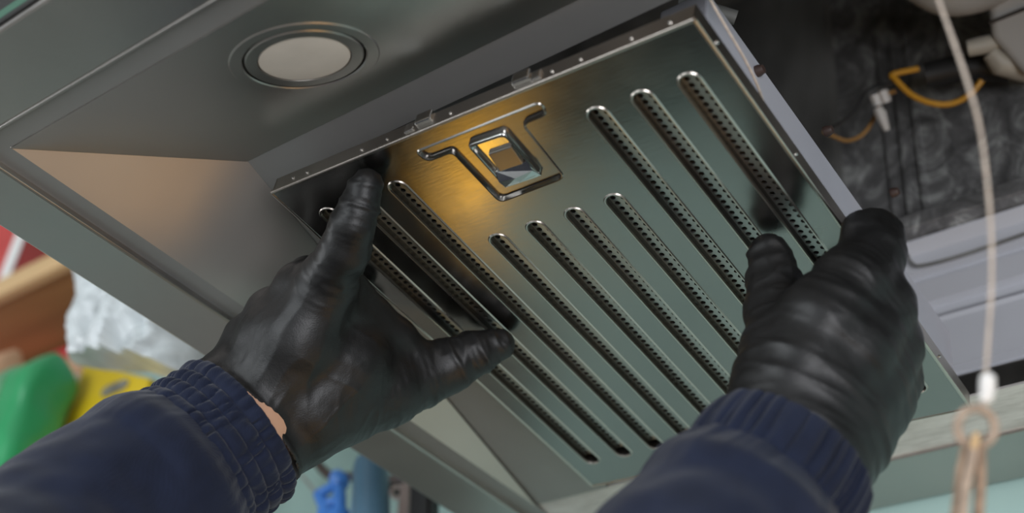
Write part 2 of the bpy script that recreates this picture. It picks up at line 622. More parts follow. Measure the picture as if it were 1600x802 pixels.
# lamp: recessed rings and frosted lens
lamp = lathe('lamp', [(LR - 0.0006, 0.004), (LR - 0.0006, -0.0006), (LR - 0.0012, -0.0012), (0.0290, -0.0012), (0.0284, -0.0006), (0.0284, 0.004)], LC, NL, M['hood'], hood, 128, smooth=False)
lathe('inner_ring', [(0.0274, 0.004), (0.0274, -0.0004), (0.0268, -0.0010), (0.0216, -0.0008), (0.0212, 0.003)], LC, NL, M['hood'], lamp, 128, smooth=False)
lathe('lens', [(0.0213, 0.0020), (0.0210, -0.0004), (0.019, -0.0007), (0.010, -0.0009), (0, -0.0010)], LC, NL, M['lens'], lamp, 96)
lathe('groove', [(LR + 0.0008, 0.0005), (LR + 0.0008, 0.0045), (0.0, 0.0045)], LC, NL, M['groove'], lamp, 72)

# motor housing and wiring inside the cavity
mc = ony(1590, -30, 0.60)
bm = bmesh.new()
add_prism(bm, [at(1548, -12, 0.93), at(1545, 10, 0.93), at(1549, 58, 0.93), at(1600, 118, 0.93), at(1690, 110, 0.93), at(1700, -60, 0.93)], ony(1600, 40, 0.66) - ony(1600, 40, 0.60))
bmesh.ops.recalc_face_normals(bm, faces=bm.faces)
bmesh.ops.bevel(bm, geom=bm.edges[:], offset=0.004, segments=3, affect='EDGES', profile=0.5)
mot = bm_obj('motor_housing', bm, M['plastic'], hood)
tube('housing_seam', [at(1545, 36, 0.926), at(1600, 14, 0.926), at(1680, -16, 0.926)], 0.0012, M['plastic_dark'], mot, 8)
tube('motor_cover', catmull([at(1435, -40, 0.92), at(1480, -16, 0.92), at(1530, -22, 0.93), at(1600, -50, 0.95)], 6), 0.017, M['plastic'], mot, 20)
tube('motor_mount', [at(1512, 76, 0.935), at(1530, 72, 0.935), at(1568, 64, 0.945)], [0.0055, 0.006, 0.0065], M['beige_plastic'], mot, 14)
tube('plug_end', [at(1548, 82, 0.94), at(1562, 98, 0.94), at(1600, 108, 0.95), at(1660, 108, 0.97)], [0.006, 0.0085, 0.009, 0.009], M['beige_plastic'], mot, 14)
tube('black_sleeve', [at(1446, 118, 0.965), at(1490, 108, 0.965), at(1540, 104, 0.96), at(1580, 112, 0.96)], [0.009, 0.0095, 0.009, 0.008], M['plastic_dark'], hood, 14)
tube('yellow_wire', catmull([at(1436, 107, 0.955), at(1396, 116, 0.955), at(1399, 124, 0.953), at(1424, 148, 0.95), at(1455, 161, 0.948), at(1486, 162, 0.948), at(1515, 148, 0.948), at(1534, 126, 0.95)], 8), 0.0022, M['yellow_wire'], hood, 10)
tube('brown_wire', catmull([at(1400, 142, 0.96), at(1378, 152, 0.96), at(1368, 180, 0.955), at(1350, 208, 0.95), at(1325, 220, 0.95), at(1300, 212, 0.95), at(1286, 205, 0.95)], 8), 0.0015, M['brown_wire'], hood, 8)
tube('dark_wire', catmull([at(1292, 204, 0.95), at(1330, 180, 0.95), at(1358, 140, 0.955), at(1395, 130, 0.955)], 8), 0.0011, M['plastic_dark'], hood, 8)
c = None
for px0, py0, px1, py1 in ((1366, 148, 1372, 165), (1378, 142, 1386, 160)):
    tube('wire_connector', [at(px0, py0, 0.945), at(px1, py1, 0.945)], [0.0038, 0.0034], M['white_plug'], hood, 8)
tube('wire_connector', [at(1371, 168, 0.94), at(1376, 178, 0.94), at(1386, 204, 0.94)], [0.003, 0.0042, 0.0022], M['white_plug'], hood, 8)
# stay wire that hangs over the divider, and the bracket at the front of the bay
tube('stay_wire', catmull([at(1096, -30, 0.60), at(1110, 0, 0.598), at(1140, 52, 0.596), at(1165, 95, 0.598), at(1182, 130, 0.603), at(1195, 166, 0.615)], 8), 0.0006, M['cord'], hood, 8)
tube('bay_rail', [at(1060, 3, 0.70), at(1100, 12, 0.70), at(1150, 28, 0.70)], 0.004, M['dust'], hood, 10)
# loop stamped into the back panel
tube('back_wire', catmull([ony(1418, 398, 0.697), ony(1424, 410, 0.697), ony(1440, 415, 0.697), ony(1500, 400, 0.697), ony(1600, 366, 0.697), ony(1700, 330, 0.697)], 6), 0.0011, M['dust'], hood, 8)
# black sheet painting the slot shade under the back panel, right of the filter
box('ledge_gap_shade', (-0.205, 0.668, HZ + 0.0085), (IX1, 0.700, HZ + 0.0095), M['gap_shade'], hood)

# ------------------------------------------------------------------ grease filter (own frame: x along its width, y along its slots, z into the hood)
FY, FP, FR = 0.02198, math.radians(-4.7), 0.02805
FW, FH = 0.24735, 0.30783
FC = Vector((-0.32621, 0.47877, 0.39987))
FM = (Matrix.Rotation(FY, 3, 'Z') @ Matrix.Rotation(FR, 3, 'Y') @ Matrix.Rotation(FP, 3, 'X'))
FN = FM @ Vector((0, 0, 1))
filt = empty('grease_filter', FC, 'stainless steel slotted grease filter held up to the hood by two gloved hands', 'grease filter')
filt.matrix_basis = Matrix.Translation(FC) @ FM.to_4x4()
filt['_local'] = 1
FI = FM.transposed()


def fl(px, py):
    p = FI @ (onplane(px, py, np.array(FC), np.array(FN)) - FC)
    return (p.x, p.y)


def fp(px, py, off):                     # world point `off` below the filter face towards the camera
    w = onplane(px, py, np.array(FC), np.array(FN))
    return w - Vector(ray(px, py)) * off


def floc(name, bm, m, parent=None, smooth=False):
    bmesh.ops.recalc_face_normals(bm, faces=bm.faces)
    me = bpy.data.meshes.new(name)
    bm.to_mesh(me)
    bm.free()
    o = bpy.data.objects.new(name, me)
    COL.objects.link(o)
    me.materials.append(m)
    if smooth:
        me.polygons.foreach_set('use_smooth', [True] * len(me.polygons))
        me.set_sharp_from_angle(angle=math.radians(38))
    o.parent = parent or filt
    o['_local'] = 1
    return o


def stadium(x, y0, y1, r, seg=10):
    pts = []
    for k in range(seg + 1):
        a = math.pi + math.pi * k / seg
        pts.append((x + r * math.cos(a), y0 + r + r * math.sin(a)))
    for k in range(seg + 1):
        a = math.pi * k / seg
        pts.append((x + r * math.cos(a), y1 - r + r * math.sin(a)))
    return pts


xa = fl(519, 338)[0]
xb = fl(1076, 124)[0]
SX = [xa + (xb - xa) * k / 9.0 for k in range(10)]
vt_long = fl(1075, 114)[1]
vt_long2 = fl(623, 281)[1]
vt_mid = fl(780, 364)[1]
vb = fl(928, 723)[1]
SR = 0.0048
SLOTS = []
for k, x in enumerate(SX):
    top = vt_mid if 3 <= k <= 6 else vt_long2 + (vt_long - vt_long2) * max(0, k - 2) / 7.0
    SLOTS.append((x, top, vb))

# T shaped recess for the latch
TREC = [fl(*p) for p in ((651, 237), (844, 160), (853, 177), (815, 193), (881, 276), (782, 314), (707, 235), (669, 250))]


def rounded(poly, r, seg=4):
    out = []
    n = len(poly)
    for i in range(n):
        p = Vector(poly[i]); a = Vector(poly[i - 1]); b = Vector(poly[(i + 1) % n])
        da, db = (a - p), (b - p)
        rr = min(r, da.length * 0.4, db.length * 0.4)
        p0, p1 = p + da.normalized() * rr, p + db.normalized() * rr
        for k in range(seg + 1):
            t = k / seg
            q = p0 * (1 - t) ** 2 + p * 2 * t * (1 - t) + p1 * t * t
            out.append((q.x, q.y))
    return out


def inset(poly, d):
    """move an outline inwards by d (either winding)"""
    n = len(poly)
    area2 = sum(poly[i][0] * poly[(i + 1) % n][1] - poly[(i + 1) % n][0] * poly[i][1] for i in range(n))
    s = 1 if area2 > 0 else -1
    out = []
    for i in range(n):
        a, p, b = Vector(poly[i - 1]), Vector(poly[i]), Vector(poly[(i + 1) % n])
        t = ((p - a).normalized() + (b - p).normalized())
        if t.length < 1e-6: t = (b - p)
        t.normalize()
        q = p + Vector((-t.y, t.x)) * d * s
        out.append((q.x, q.y))
    return out


TR = rounded(TREC, 0.0035)
cu = bpy.data.curves.new('face', 'CURVE')
cu.dimensions = '2D'
cu.fill_mode = 'BOTH'
cu.extrude = 0.0004
def spl(pp):
    s = cu.splines.new('POLY')
    s.points.add(len(pp) - 1)
    for k, p in enumerate(pp):
        s.points[k].co = (p[0], p[1], 0, 1)
    s.use_cyclic_u = True
w2, h2 = FW / 2, FH / 2
spl([(-w2, -h2), (w2, -h2), (w2, h2), (-w2, h2)])
for x, y0, y1 in SLOTS:
    spl(stadium(x, y0, y1, SR))
spl(TR)
me = curve_mesh(cu)
face = bpy.data.objects.new('face_panel', me)
COL.objects.link(face)
me.materials.clear()
me.materials.append(M['filter'])
face.parent = filt
face['_local'] = 1

# pressed edge loops: a ridge, then a wall down to the perforated floor
def loops_mesh(name, loops, m, cap=False, parent=None):
    bm = bmesh.new()
    rings = [[bm.verts.new((p[0], p[1], z)) for p in pp] for pp, z in loops]
    for a, b in zip(rings, rings[1:]):
        n = len(a)
        for k in range(n):
            bm.faces.new((a[k], a[(k + 1) % n], b[(k + 1) % n], b[k]))
    if cap:
        bm.faces.new(rings[-1])
    return floc(name, bm, m, parent, True)


DEPTH = 0.0036
def perf_strip(x, y0, y1, parent):
    """two staggered rows of real round holes"""
    bm = bmesh.new()
    cell = 0.0043
    n = int((y1 - y0) / cell)
    for row, xo in enumerate((-0.00235, 0.00235)):
        off = (row * 0.5 - 0.25) * cell
        for k in range(n):
            cx, cy = x + xo, y0 + (k + 0.5) * cell + off
            hw, hh, r = 0.00235, cell / 2, 0.00145
            sq = [(hw, 0), (hw, hh), (0, hh), (-hw, hh), (-hw, 0), (-hw, -hh), (0, -hh), (hw, -hh)]
            o = [bm.verts.new((cx + a, cy + b, DEPTH)) for a, b in sq]
            i = [bm.verts.new((cx + r * math.cos(q * math.pi / 4), cy + r * math.sin(q * math.pi / 4), DEPTH)) for q in range(8)]
            j = [bm.verts.new((v.co.x, v.co.y, DEPTH + 0.0009)) for v in i]
            for q in range(8):
                w = (q + 1) % 8
                bm.faces.new((o[q], o[w], i[w], i[q]))
                bm.faces.new((i[q], i[w], j[w], j[q]))
    bm_ = floc('perforated_strip', bm, M['perf'], parent)
    return bm_


for x, y0, y1 in SLOTS:
    s = loops_mesh('slot', [(stadium(x, y0 - 0.0012, y1 + 0.0012, SR + 0.0012), -0.0003), (stadium(x, y0 - 0.0006, y1 + 0.0006, SR + 0.0006), -0.0010),
                            (stadium(x, y0, y1, SR), -0.0009), (stadium(x, y0 + 0.0003, y1 - 0.0003, SR - 0.0003), 0.0002)], M['slot'])
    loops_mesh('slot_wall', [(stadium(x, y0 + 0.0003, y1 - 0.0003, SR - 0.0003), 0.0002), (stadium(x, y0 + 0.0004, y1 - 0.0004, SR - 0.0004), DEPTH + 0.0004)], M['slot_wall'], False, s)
    perf_strip(x, y0, y1, s)

# flanges folded back from the face, 10 mm deep
FD = 0.0100
def fbox(name, lo, hi, m, parent=None, bev=0.0):
    bm = bmesh.new()
    add_box(bm, lo, hi)
    if bev:
        bmesh.ops.recalc_face_normals(bm, faces=bm.faces)
        bmesh.ops.bevel(bm, geom=bm.edges[:], offset=bev, segments=2, affect='EDGES', profile=0.5)
    return floc(name, bm, m, parent)
fbox('flange', (-w2, -h2, 0), (w2, -h2 + 0.0009, FD), M['filter_edge'])
fbox('flange', (-w2, h2 - 0.0009, 0), (w2, h2, FD), M['filter_edge'])
fbox('flange', (-w2, -h2, 0), (-w2 + 0.0009, h2, FD), M['filter_edge'])
fbox('flange', (w2 - 0.0009, -h2, 0), (w2, h2, FD), M['filter_edge'])
fbox('back_plate', (-w2 + 0.001, -h2 + 0.001, FD - 0.0012), (w2 - 0.001, h2 - 0.001, FD - 0.0004), M['filter_edge'])
bm = bmesh.new()
zz = 0.0002
ring = [(-w2, -h2, zz), (w2, -h2, zz), (w2, h2, zz), (-w2, h2, zz)]
for k in range(4):
    tube_bm(bm, [ring[k], ring[(k + 1) % 4]], 0.0011, 16)
floc('folded_edge', bm, M['slot'], None, True)
# spring clips and dimples on the front flange
for px, py in ((653, 193), (806, 130)):
    x = fl(px, py + 6)[0]
    c1 = fbox('spring_clip', (x - 0.0048, -h2 - 0.0022, 0.0052), (x + 0.0048, -h2 + 0.0006, 0.0118), M['latch'], None, 0.0008)
    sx = -1 if px < 700 else 1
    fbox('clip_tab', (x + sx * 0.0085 - 0.0026, -h2 - 0.0013, 0.003), (x + sx * 0.0085 + 0.0026, -h2 + 0.0004, 0.0085), M['hood_edge'], c1, 0.0005)
for px in (452, 474, 560, 600, 640, 700, 860, 905, 985, 1046):
    x = fl(px, 296 - (px - 430) * 0.404)[0]
    bm = bmesh.new()
    bmesh.ops.create_icosphere(bm, subdivisions=1, radius=0.0009, matrix=Matrix.Translation((x, -h2 - 0.0001, 0.0048)))
    floc('rivet', bm, M['hood_edge'], None, True)
for v in (-0.135, -0.06, 0.03, 0.11):
    bm = bmesh.new()
    bmesh.ops.create_icosphere(bm, subdivisions=1, radius=0.0010, matrix=Matrix.Translation((w2 + 0.0001, v, 0.0052)))
    floc('rivet', bm, M['hood_edge'], None, True)

# latch: recess tray, raised bezel, sunken pull
tray = loops_mesh('latch_tray', [(inset(TR, -0.0012), -0.0003), (inset(TR, -0.0006), -0.0010), (TR, -0.0009), (inset(TR, 0.0003), 0.0001), (inset(TR, 0.0006), 0.0015)], M['filter'], True)
Q = [Vector(fl(*p)) for p in ((729, 224), (788, 204), (848, 272), (790, 292))]
qc = sum(Q, Vector((0, 0))) / 4
def quad(s, r=0.003):
    return rounded([tuple(qc + (q - qc) * s) for q in Q], r)
latch = loops_mesh('latch', [(quad(1.00), 0.0016), (quad(1.0), -0.0006), (quad(0.97), -0.0014), (quad(0.90), -0.0016), (quad(0.86), -0.0010), (quad(0.84), 0.0012)], M['latch'], True)
def qp(u, v):
    a = Q[0] + (Q[1] - Q[0]) * u
    b = Q[3] + (Q[2] - Q[3]) * u
    return a + (b - a) * v
def qz(u, v, z):
    p = qp(u, v)
    return (p.x, p.y, z)
# front lip of the pull rises as a folded wedge
bm = bmesh.new()
a = [bm.verts.new(qz(*t)) for t in ((0.10, 0.66, -0.0005), (0.92, 0.66, -0.0005), (0.95, 0.80, -0.0030), (0.98, 0.99, -0.0010), (0.02, 0.99, -0.0010), (0.05, 0.80, -0.0030))]
m_ = bm.verts.new(qz(0.5, 0.80, -0.0044))
n_ = bm.verts.new(qz(0.42, 0.99, -0.0012))
bm.faces.new((a[0], a[1], a[2], m_)); bm.faces.new((a[0], m_, a[5])); bm.faces.new((a[2], a[3], n_, m_)); bm.faces.new((m_, n_, a[4], a[5]))
b = [bm.verts.new((v.co.x, v.co.y, 0.003)) for v in a]
for k in range(6):
    bm.faces.new((a[k], a[(k + 1) % 6], b[(k + 1) % 6], b[k]))
floc('pull_lip', bm, M['latch'], latch)
bm = bmesh.new()
add_prism(bm, [qz(0.26, 0.30, -0.0008), qz(0.88, 0.30, -0.0008), qz(0.84, 0.66, -0.0018), qz(0.22, 0.66, -0.0018)], (0, 0, 0.003))
bmesh.ops.recalc_face_normals(bm, faces=bm.faces)
bmesh.ops.bevel(bm, geom=bm.edges[:], offset=0.0006, segments=2, affect='EDGES', profile=0.5)
floc('pull_pad', bm, M['slot'], latch)

# ------------------------------------------------------------------ gloves from a smooth distance field
def vnoise(p, seed=0):
    """value noise, p (n,3) -> (n,) in -1..1"""
    i = np.floor(p).astype(np.int64)
    f = p - i
    f = f * f * (3 - 2 * f)
    out = np.zeros(len(p))
    for dx in (0, 1):
        for dy in (0, 1):
            for dz in (0, 1):
                h = ((i[:, 0] + dx) * 73856093) ^ ((i[:, 1] + dy) * 19349663) ^ ((i[:, 2] + dz) * 83492791) ^ (seed * 2654435761)
                h = (h ^ (h >> 13)) * 1274126177 & 0x7fffffff
                v = (h % 65536) / 32768.0 - 1
                w = (f[:, 0] if dx else 1 - f[:, 0]) * (f[:, 1] if dy else 1 - f[:, 1]) * (f[:, 2] if dz else 1 - f[:, 2])
                out += v * w
    return out


def seg_dist(p, a, b, ra, rb):
    ab = b - a
    L2 = float(ab @ ab) + 1e-12
    t = np.clip(((p - a) @ ab) / L2, 0, 1)
    d = np.linalg.norm(p - a - t[:, None] * ab, axis=1) - (ra + (rb - ra) * t)
    return d, t


def surface_nets(F, org, h):
    S = F < 0
    nx, ny, nz = F.shape
    acc = np.zeros((nx - 1, ny - 1, nz - 1, 3))
    cnt = np.zeros((nx - 1, ny - 1, nz - 1))
    sl = {0: slice(0, -1), 1: slice(1, None)}
    corners = [(i, j, k) for i in (0, 1) for j in (0, 1) for k in (0, 1)]
    for c in corners:
        for ax in range(3):
            if c[ax]: continue
            d = list(c); d[ax] = 1
            A = F[sl[c[0]], sl[c[1]], sl[c[2]]]
            B = F[sl[d[0]], sl[d[1]], sl[d[2]]]
            cr = (A < 0) != (B < 0)
            t = np.where(cr, A / np.where(cr, A - B, 1), 0)
            for q in range(3):
                acc[..., q] += np.where(cr, (c[q] + (t if q == ax else 0)), 0)
            cnt += cr
    ok = cnt > 0
    idx = -np.ones(cnt.shape, dtype=np.int64)
    idx[ok] = np.arange(ok.sum())
    base = np.argwhere(ok)
    V = org + (base + acc[ok] / cnt[ok][:, None]) * h
    quads = []
    for ax in range(3):
        o1, o2 = [q for q in range(3) if q != ax]
        A = np.take(S, range(0, S.shape[ax] - 1), axis=ax)
        B = np.take(S, range(1, S.shape[ax]), axis=ax)
        e = np.argwhere(A != B)
        e = e[(e[:, o1] > 0) & (e[:, o2] > 0) & (e[:, o1] < cnt.shape[o1]) & (e[:, o2] < cnt.shape[o2])]
        def g_(da, db):
            c = e.copy(); c[:, o1] -= da; c[:, o2] -= db
            return idx[c[:, 0], c[:, 1], c[:, 2]]
        q = np.stack([g_(1, 1), g_(0, 1), g_(0, 0), g_(1, 0)], axis=1)
        flip = A[tuple(e.T)]
        if ax == 1: flip = ~flip
        q[~flip] = q[~flip][:, ::-1]
        quads.append(q)
    return V, np.concatenate(quads)


def smooth_verts(V, Qd, it, lam=0.5):
    E = np.concatenate([Qd[:, [0, 1]], Qd[:, [1, 2]], Qd[:, [2, 3]], Qd[:, [3, 0]]])
    n = len(V)
    deg = np.bincount(E[:, 0], minlength=n) + np.bincount(E[:, 1], minlength=n)
    for _ in range(it):
        s = np.stack([np.bincount(E[:, 0], V[E[:, 1], q], n) + np.bincount(E[:, 1], V[E[:, 0], q], n) for q in range(3)], axis=1)
        V = V + lam * (s / deg[:, None] - V)
    return V


def vert_normals(V, Qd):
    d1 = V[Qd[:, 2]] - V[Qd[:, 0]]
    d2 = V[Qd[:, 3]] - V[Qd[:, 1]]
    fn = np.cross(d1, d2)
    n = np.stack([sum(np.bincount(Qd[:, k], fn[:, q], len(V)) for k in range(4)) for q in range(3)], axis=1)
    return n / (np.linalg.norm(n, axis=1)[:, None] + 1e-12)


def make_glove(name, chains, cut_p, cut_n, parent, h=0.0010, k=0.0055, seed=1):
    """chains: (points, radii, mode, amp); everything behind the plane (cut_p, cut_n) is cut away"""
    segs = []
    for pts, rad, mode, amp in chains:
        pts = [np.array(p) for p in pts]
        s0 = 0.0
        for a, b, ra, rb in zip(pts, pts[1:], rad, rad[1:]):
            segs.append((a, b, ra, rb, mode, amp, s0))
            s0 += np.linalg.norm(b - a)
    allp = np.array([p for c in chains for p in c[0]])
    lo, hi = allp.min(0) - 0.045, allp.max(0) + 0.045
    dims = np.ceil((hi - lo) / h).astype(int)
    ax = [lo[q] + np.arange(dims[q]) * h for q in range(3)]
    G = np.stack(np.meshgrid(*ax, indexing='ij'), axis=-1).reshape(-1, 3)
    F = np.full(len(G), 1.0)
    for a, b, ra, rb, *_ in segs:
        r = max(ra, rb) + 0.02
        l2, h2_ = np.minimum(a, b) - r, np.maximum(a, b) + r
        i0 = np.clip(((l2 - lo) / h).astype(int), 0, dims)
        i1 = np.clip(((h2_ - lo) / h).astype(int) + 1, 0, dims)
        F3 = F.reshape(dims)
        sub = (slice(i0[0], i1[0]), slice(i0[1], i1[1]), slice(i0[2], i1[2]))
        P = G.reshape(*dims, 3)[sub].reshape(-1, 3)
        d, _t = seg_dist(P, a, b, ra, rb)
        f0 = F3[sub].reshape(-1)
        hh = np.clip(0.5 + 0.5 * (f0 - d) / k, 0, 1)
        nf = f0 * (1 - hh) + d * hh - k * hh * (1 - hh)
        F3[sub] = nf.reshape(F3[sub].shape)
    cut = (np.array(cut_p) - G) @ np.array(cut_n)
    F = np.maximum(F, cut)
    V, Qd = surface_nets(F.reshape(dims), lo, h)
    V = smooth_verts(V, Qd, 4)
    N = vert_normals(V, Qd)
    # wrinkles, blended between the segments that own the vertex
    tot = np.zeros(len(V))
    ws = np.zeros(len(V)) + 1e-9
    for a, b, ra, rb, mode, amp, s0 in segs:
        d, t = seg_dist(V, a, b, ra, rb)
        w = np.exp(-np.clip(d, 0, 1) / 0.005)
        axd = (b - a) / (np.linalg.norm(b - a) + 1e-9)
        ref = np.array([0.0, 0, 1]) if abs(axd[2]) < 0.8 else np.array([1.0, 0, 0])
        u = np.cross(axd, ref); u /= np.linalg.norm(u)
        v = np.cross(axd, u)
        s = (V - a) @ axd + s0
        cu_, cv_ = (V - a) @ u, (V - a) @ v
        if mode == 'across':              # folds run round the finger
            q1 = np.stack([s / 0.0062, cu_ / 0.017, cv_ / 0.017], 1)
            q2 = np.stack([s / 0.0032 + 5, cu_ / 0.008, cv_ / 0.008], 1)
        elif mode == 'bands':             # broad parallel stretch folds round the hand
            q1 = np.stack([s / 0.0068, cu_ / 0.045, cv_ / 0.045], 1)
            q2 = np.stack([s / 0.0040 + 5, cu_ / 0.030, cv_ / 0.030], 1)
        else:                             # folds run along the hand
            q1 = np.stack([s / 0.050, cu_ / 0.010, cv_ / 0.010], 1)
            q2 = np.stack([s / 0.020 + 5, cu_ / 0.006, cv_ / 0.006], 1)
        n1 = np.exp(-np.abs(vnoise(q1 * 0.75, seed)) * 5.0) * 1.6 - 0.7
        n2 = np.exp(-np.abs(vnoise(q2 * 0.7, seed + 3)) * 4.0) * 1.5 - 0.7
        tot += w * amp * 1.6 * (n1 * 0.7 + n2 * 0.4)
        ws += w
    disp = tot / ws
    # rolled hem at the cut
    dc = (V - np.array(cut_p)) @ np.array(cut_n)
    hemw = np.exp(-((dc - 0.0012) / 0.0016) ** 2) * 0.0009
    side = np.abs(N @ np.array(cut_n)) < 0.7
    V = V + N * (np.where(dc < 0.0006, 0, disp) + hemw * side)[:, None]
    V = smooth_verts(V, Qd, 1, 0.4)
    me = bpy.data.meshes.new(name)
    me.from_pydata(V.tolist(), [], Qd.tolist())
    me.update()
    return link(name, me, M['glove'], parent, True)


person = empty('person', (-0.45, 0.15, -0.2), 'person in a navy jacket and black disposable gloves reaching up to hold the filter', 'person')


def px2m(r, t): return r / FPX * t


def chain(spec, mode='across', amp=0.0007):
    """spec rows: (px, py, t, radius in px at that distance)"""
    return ([at(a, b, t) for a, b, t, r in spec], [px2m(r, t) for a, b, t, r in spec], mode, amp)


# left hand
LWA = (at(385, 660, 0.695))
left = [
    chain([(574, 283, 0.651, 23), (566, 312, 0.652, 28), (553, 350, 0.653, 33), (538, 392, 0.660, 38), (512, 442, 0.676, 46)], 'across', 0.0009),     # index
    chain([(783, 537, 0.733, 24), (745, 552, 0.731, 33), (700, 572, 0.730, 41), (660, 590, 0.728, 45), (600, 605, 0.720, 60), (520, 620, 0.705, 70)], 'across', 0.0008),  # thumb
    chain([(512, 442, 0.676, 46), (470, 530, 0.685, 62), (420, 620, 0.695, 70), (380, 690, 0.69, 70)], 'along', 0.0006),
    chain([(472, 452, 0.690, 42), (430, 530, 0.695, 55), (392, 610, 0.70, 62), (350, 680, 0.69, 70)], 'along', 0.0006),
    chain([(425, 492, 0.705, 40), (400, 545, 0.708, 45), (380, 600, 0.71, 50), (345, 660, 0.70, 60)], 'along', 0.0006),
    chain([(388, 528, 0.713, 36), (372, 570, 0.710, 40), (365, 610, 0.705, 45)], 'along', 0.0006),
    chain([(600, 605, 0.720, 60), (535, 640, 0.712, 54), (465, 676, 0.702, 54), (415, 712, 0.692, 56)], 'along', 0.0008),
    chain([(520, 480, 0.690, 44), (580, 530, 0.712, 44), (600, 600, 0.722, 55)], 'along', 0.0006),
    chain([(545, 440, 0.690, 24), (585, 490, 0.708, 24), (622, 525, 0.716, 26), (650, 556, 0.722, 30)], 'along', 0.0004),
    chain([(470, 530, 0.690, 62), (540, 570, 0.702, 70), (480, 640, 0.700, 75)], 'along', 0.0006),
    chain([(352, 598, 0.700, 50), (388, 650, 0.692, 66), (418, 700, 0.692, 58)], 'along', 0.0006),
    chain([(340, 615, 0.70, 50), (370, 668, 0.688, 68), (400, 716, 0.688, 58)], 'along', 0.0006),
    # middle, ring and little finger close behind the filter's left edge
    chain([(472, 452, 0.690, 40), (482, 432, 0.712, 30), (512, 440, 0.722, 24), (556, 470, 0.728, 22)], 'across', 0.0006),
    chain([(425, 492, 0.705, 38), (446, 470, 0.722, 30), (500, 480, 0.738, 24), (565, 505, 0.742, 22)], 'across', 0.0006),
    chain([(388, 528, 0.715, 34), (420, 508, 0.730, 28), (490, 520, 0.748, 24), (570, 540, 0.755, 21)], 'across', 0.0006),
]
lcut_n = (at(500, 560, 0.710) - at(385, 650, 0.692)).normalized()
make_glove('glove', left, at(413, 645, 0.6672), lcut_n, person, seed=3)

# right hand
right = [
    chain([(1199, 386, 0.646, 23), (1203, 405, 0.643, 31), (1210, 440, 0.636, 38), (1213, 485, 0.625, 44), (1222, 545, 0.612, 60)], 'across', 0.0010),    # thumb
    chain([(1346, 362, 0.634, 31), (1364, 374, 0.640, 42), (1364, 400, 0.632, 46), (1335, 440, 0.618, 58)], 'across', 0.0008),     # index bends over the edge
    chain([(1364, 372, 0.645, 42), (1376, 366, 0.668, 24), (1376, 378, 0.692, 18)], 'across', 0.0006),
    chain([(1335, 440, 0.618, 58), (1290, 500, 0.607, 70), (1250, 580, 0.600, 78), (1215, 660, 0.592, 78)], 'bands', 0.0010),
    chain([(1372, 480, 0.626, 56), (1330, 540, 0.612, 70), (1280, 620, 0.602, 78), (1250, 690, 0.592, 80)], 'bands', 0.0010),
    chain([(1388, 540, 0.634, 50), (1355, 590, 0.622, 62), (1310, 660, 0.606, 70), (1275, 720, 0.592, 74)], 'bands', 0.0010),
    chain([(1390, 590, 0.645, 46), (1370, 630, 0.632, 52), (1330, 690, 0.612, 56), (1290, 750, 0.592, 60)], 'bands', 0.0009),
    chain([(1222, 545, 0.612, 60), (1215, 600, 0.602, 68), (1205, 650, 0.594, 70)], 'bands', 0.0009),
    chain([(1372, 480, 0.626, 54), (1386, 470, 0.655, 36), (1360, 470, 0.670, 24), (1310, 480, 0.672, 22)], 'across', 0.0006),
    chain([(1388, 540, 0.634, 50), (1402, 530, 0.670, 34), (1380, 530, 0.690, 24), (1330, 540, 0.690, 22)], 'across', 0.0006),
    chain([(1390, 590, 0.645, 46), (1404, 585, 0.685, 30), (1385, 585, 0.708, 23), (1345, 592, 0.708, 20)], 'across', 0.0006),
]
rcut_n = (at(1310, 560, 0.615) - at(1236, 690, 0.584)).normalized()
make_glove('glove', right, at(1212, 722, 0.560), rcut_n, person, seed=11)


# forearms (bare wrists inside the cuffs)
def forearm(spec):
    bm = bmesh.new()
    pts = [at(a, b, t) for a, b, t, r in spec]
    rad = [px2m(r, t) for a, b, t, r in spec]
    tube_bm(bm, catmull(pts, 6), list(np.interp(np.linspace(0, len(rad) - 1, (len(rad) - 1) * 6 + 1), range(len(rad)), rad)), 40)
    return bm_obj('forearm', bm, M['skin'], person, True)


forearm([(450, 612, 0.708, 48), (436, 624, 0.708, 44), (420, 636, 0.705, 54), (400, 652, 0.698, 74), (380, 668, 0.692, 86), (345, 693, 0.687, 88), (298, 727, 0.682, 92), (258, 757, 0.675, 96), (196, 806, 0.663, 104), (56, 912, 0.628, 118), (-150, 1060, 0.56, 130), (-410, 1243, 0.502, 135)])
forearm([(1262, 650, 0.606, 60), (1232, 690, 0.594, 78), (1205, 725, 0.584, 88), (1150, 800, 0.56, 110), (1010, 1025, 0.495, 132), (830, 1276, 0.433, 135)])


